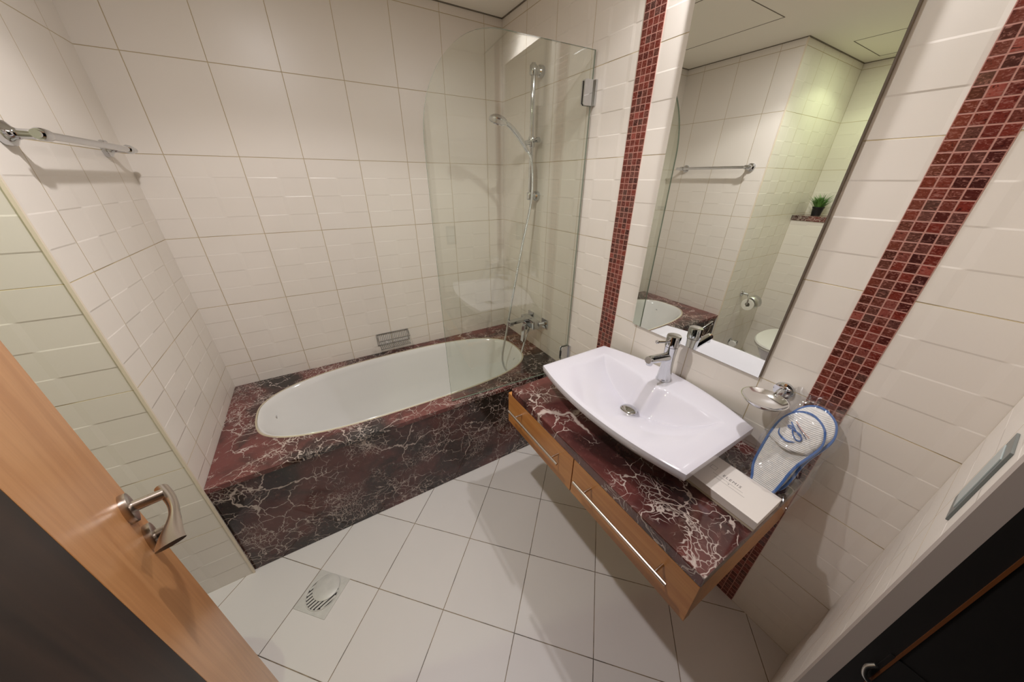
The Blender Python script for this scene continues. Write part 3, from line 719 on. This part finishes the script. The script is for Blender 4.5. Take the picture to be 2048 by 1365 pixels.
# ------------------------------------------------------------------ toilet corner, seen in the mirror
lg = link('marble_ledge', box(B(), XT + .001, -1.75, 1.2835, -2.452, YD - .001, 1.323, .003), M['marble_deck'], None, loc=(-2.58, -1.27, 1.2835)); tag(lg, 'dark red marble ledge above the toilet, under the potted plant', 'ledge')
pl = thing('potted_plant', 'small green grass plant in a black pot on the marble ledge', 'plant', (-2.57, -.905, 1.3235))
link('pot', lathe(B(), (-2.57, -.905, 1.3238), (0, 0, 1), [(.030, 0), (.038, .058), (.041, .060), (.041, .068), (.037, .068), (.036, .058), (.003, .057)], 32), M['black'], pl, True)
bm = B(); R_ = random.Random(5)
for k in range(150):
    a = R_.uniform(0, 2 * PI); r0 = R_.uniform(0, .026); le = R_.uniform(.07, .135); tl = R_.uniform(.1, .95)
    p0 = V((-2.57 + r0 * math.cos(a), -.905 + r0 * math.sin(a), 1.378)); d = V((math.cos(a) * tl, math.sin(a) * tl, 1)).normalized(); side = V((-math.sin(a), math.cos(a), 0)) * .0022
    pm = p0 + d * le * .6; pe = pm + (d + V((math.cos(a), math.sin(a), -.4)) * .4).normalized() * le * .45; up = V((math.cos(a), math.sin(a), 0)) * .0006
    a1 = [bm.verts.new(q) for q in (p0 - side, p0 + side, p0 + up * 2)]; a2 = [bm.verts.new(q) for q in (pm - side * 1.3, pm + side * 1.3, pm + up * 2)]; tip = bm.verts.new(pe)
    for i in range(3): bm.faces.new((a1[i], a1[(i + 1) % 3], a2[(i + 1) % 3], a2[i])); bm.faces.new((a2[i], a2[(i + 1) % 3], tip))
t = NT('grass_green'); nf, _ = t.noise(t.pos(), 60, 2); t.set(Base_Color=t.mix(nf, lin(58, 108, 38), lin(118, 160, 84)), Roughness=.5)
link('leaves', bm, t.m, pl)
wc = thing('toilet', 'white ceramic toilet with closed lid below the marble ledge', 'toilet', (-2.1, -1.22, 0))
def seat_ring(x0, x1, hw, z, n=48):
    cx = x0 + (x1 - x0) * .45; out = []
    for i in range(n):
        a = 2 * PI * i / n; c, s = math.cos(a), math.sin(a); e = .75 if c < 0 else 1
        out.append(V((cx + ((x1 - cx) if c > 0 else (cx - x0)) * math.copysign(abs(c) ** e, c), -1.22 + hw * math.copysign(abs(s) ** e, s), z)))
    return out
link('bowl', rings(B(), [seat_ring(-2.459, -1.92, .10, .001), seat_ring(-2.459, -1.90, .105, .10), seat_ring(-2.459, -1.82, .14, .25), seat_ring(-2.459, -1.74, .175, .35), seat_ring(-2.40, -1.725, .18, .375), seat_ring(-2.38, -1.73, .175, .38)]), M['ceramic'], wc, True)
link('seat', rings(B(), [seat_ring(-2.26, -1.722, .183, .381), seat_ring(-2.26, -1.717, .187, .388), seat_ring(-2.26, -1.722, .183, .396)]), M['white'], wc, True)
link('lid', rings(B(), [seat_ring(-2.26, -1.72, .185, .398), seat_ring(-2.26, -1.713, .190, .406), seat_ring(-2.255, -1.72, .183, .416), seat_ring(-2.23, -1.78, .14, .421)]), M['white'], wc, True)
th = thing('toilet_roll_holder', 'chrome toilet roll holder with a hood on the pale green lit wall', 'toilet roll holder', (-2.05, YD, .64))
bm = B(); lathe(bm, (-2.03, YD, .690), (0, -1, 0), [(.026, 0), (.027, .004), (.024, .010), (.012, .014), (.010, .05)], 32); tube(bm, catmull([(-2.03, YD - .05, .69), (-2.0, YD - .07, .68), (-1.985, YD - .082, .655), (-1.985, YD - .083, .625)], 5), .006, 12)
cyl(bm, (-1.985, YD - .083, .622), (-2.12, YD - .083, .622), .006); link('arm', bm, M['chrome'], th, True)
bm = B(); A = [(math.radians(a), .060) for a in range(-15, 111, 7)]
pts = [(-2.11, YD - .083 - .060 * math.cos(a) * 1, .615 + .066 * math.sin(a)) for a, r in A]
o1 = [bm.verts.new(p) for p in pts]; o2 = [bm.verts.new((p[0] + .11, p[1], p[2])) for p in pts]
for i in range(len(o1) - 1): bm.faces.new((o1[i], o1[i + 1], o2[i + 1], o2[i]))
hh = link('hood', bm, M['steel'], th, True); sm = hh.modifiers.new('thick', 'SOLIDIFY'); sm.thickness = .0015
tr_ = link('toilet_roll', rings(B(), [[V((x, YD - .083 + r * math.cos(2 * PI * i / 40), .612 + r * math.sin(2 * PI * i / 40))) for i in range(40)] for x, r in ((-2.105, .019), (-2.105, .050), (-1.998, .050), (-1.996, .048), (-1.996, .021), (-1.998, .019))], closed=True), simple('white_paper', lin(232, 228, 214), .9), None, True, loc=(-2.05, YD - .083, .612))
tag(tr_, 'white paper toilet roll hanging on the chrome holder', 'toilet roll')
av = thing('angle_valve', 'small chrome water valve low on the green lit wall', 'valve', (-2.12, YD, .18))
link('body', lathe(B(), (-2.12, YD, .19), (0, -1, 0), [(.032, 0), (.033, .003), (.015, .008), (.015, .035), (.024, .036), (.024, .065), (.016, .068)], 28), M['chrome'], av, True)
link('knob', lathe(B(), (-2.10, YD - .05, .19), (1, 0, 0), [(.010, 0), (.010, .02), (.032, .022), (.034, .034), (.029, .042), (.006, .043)], 28), M['white'], av, True)
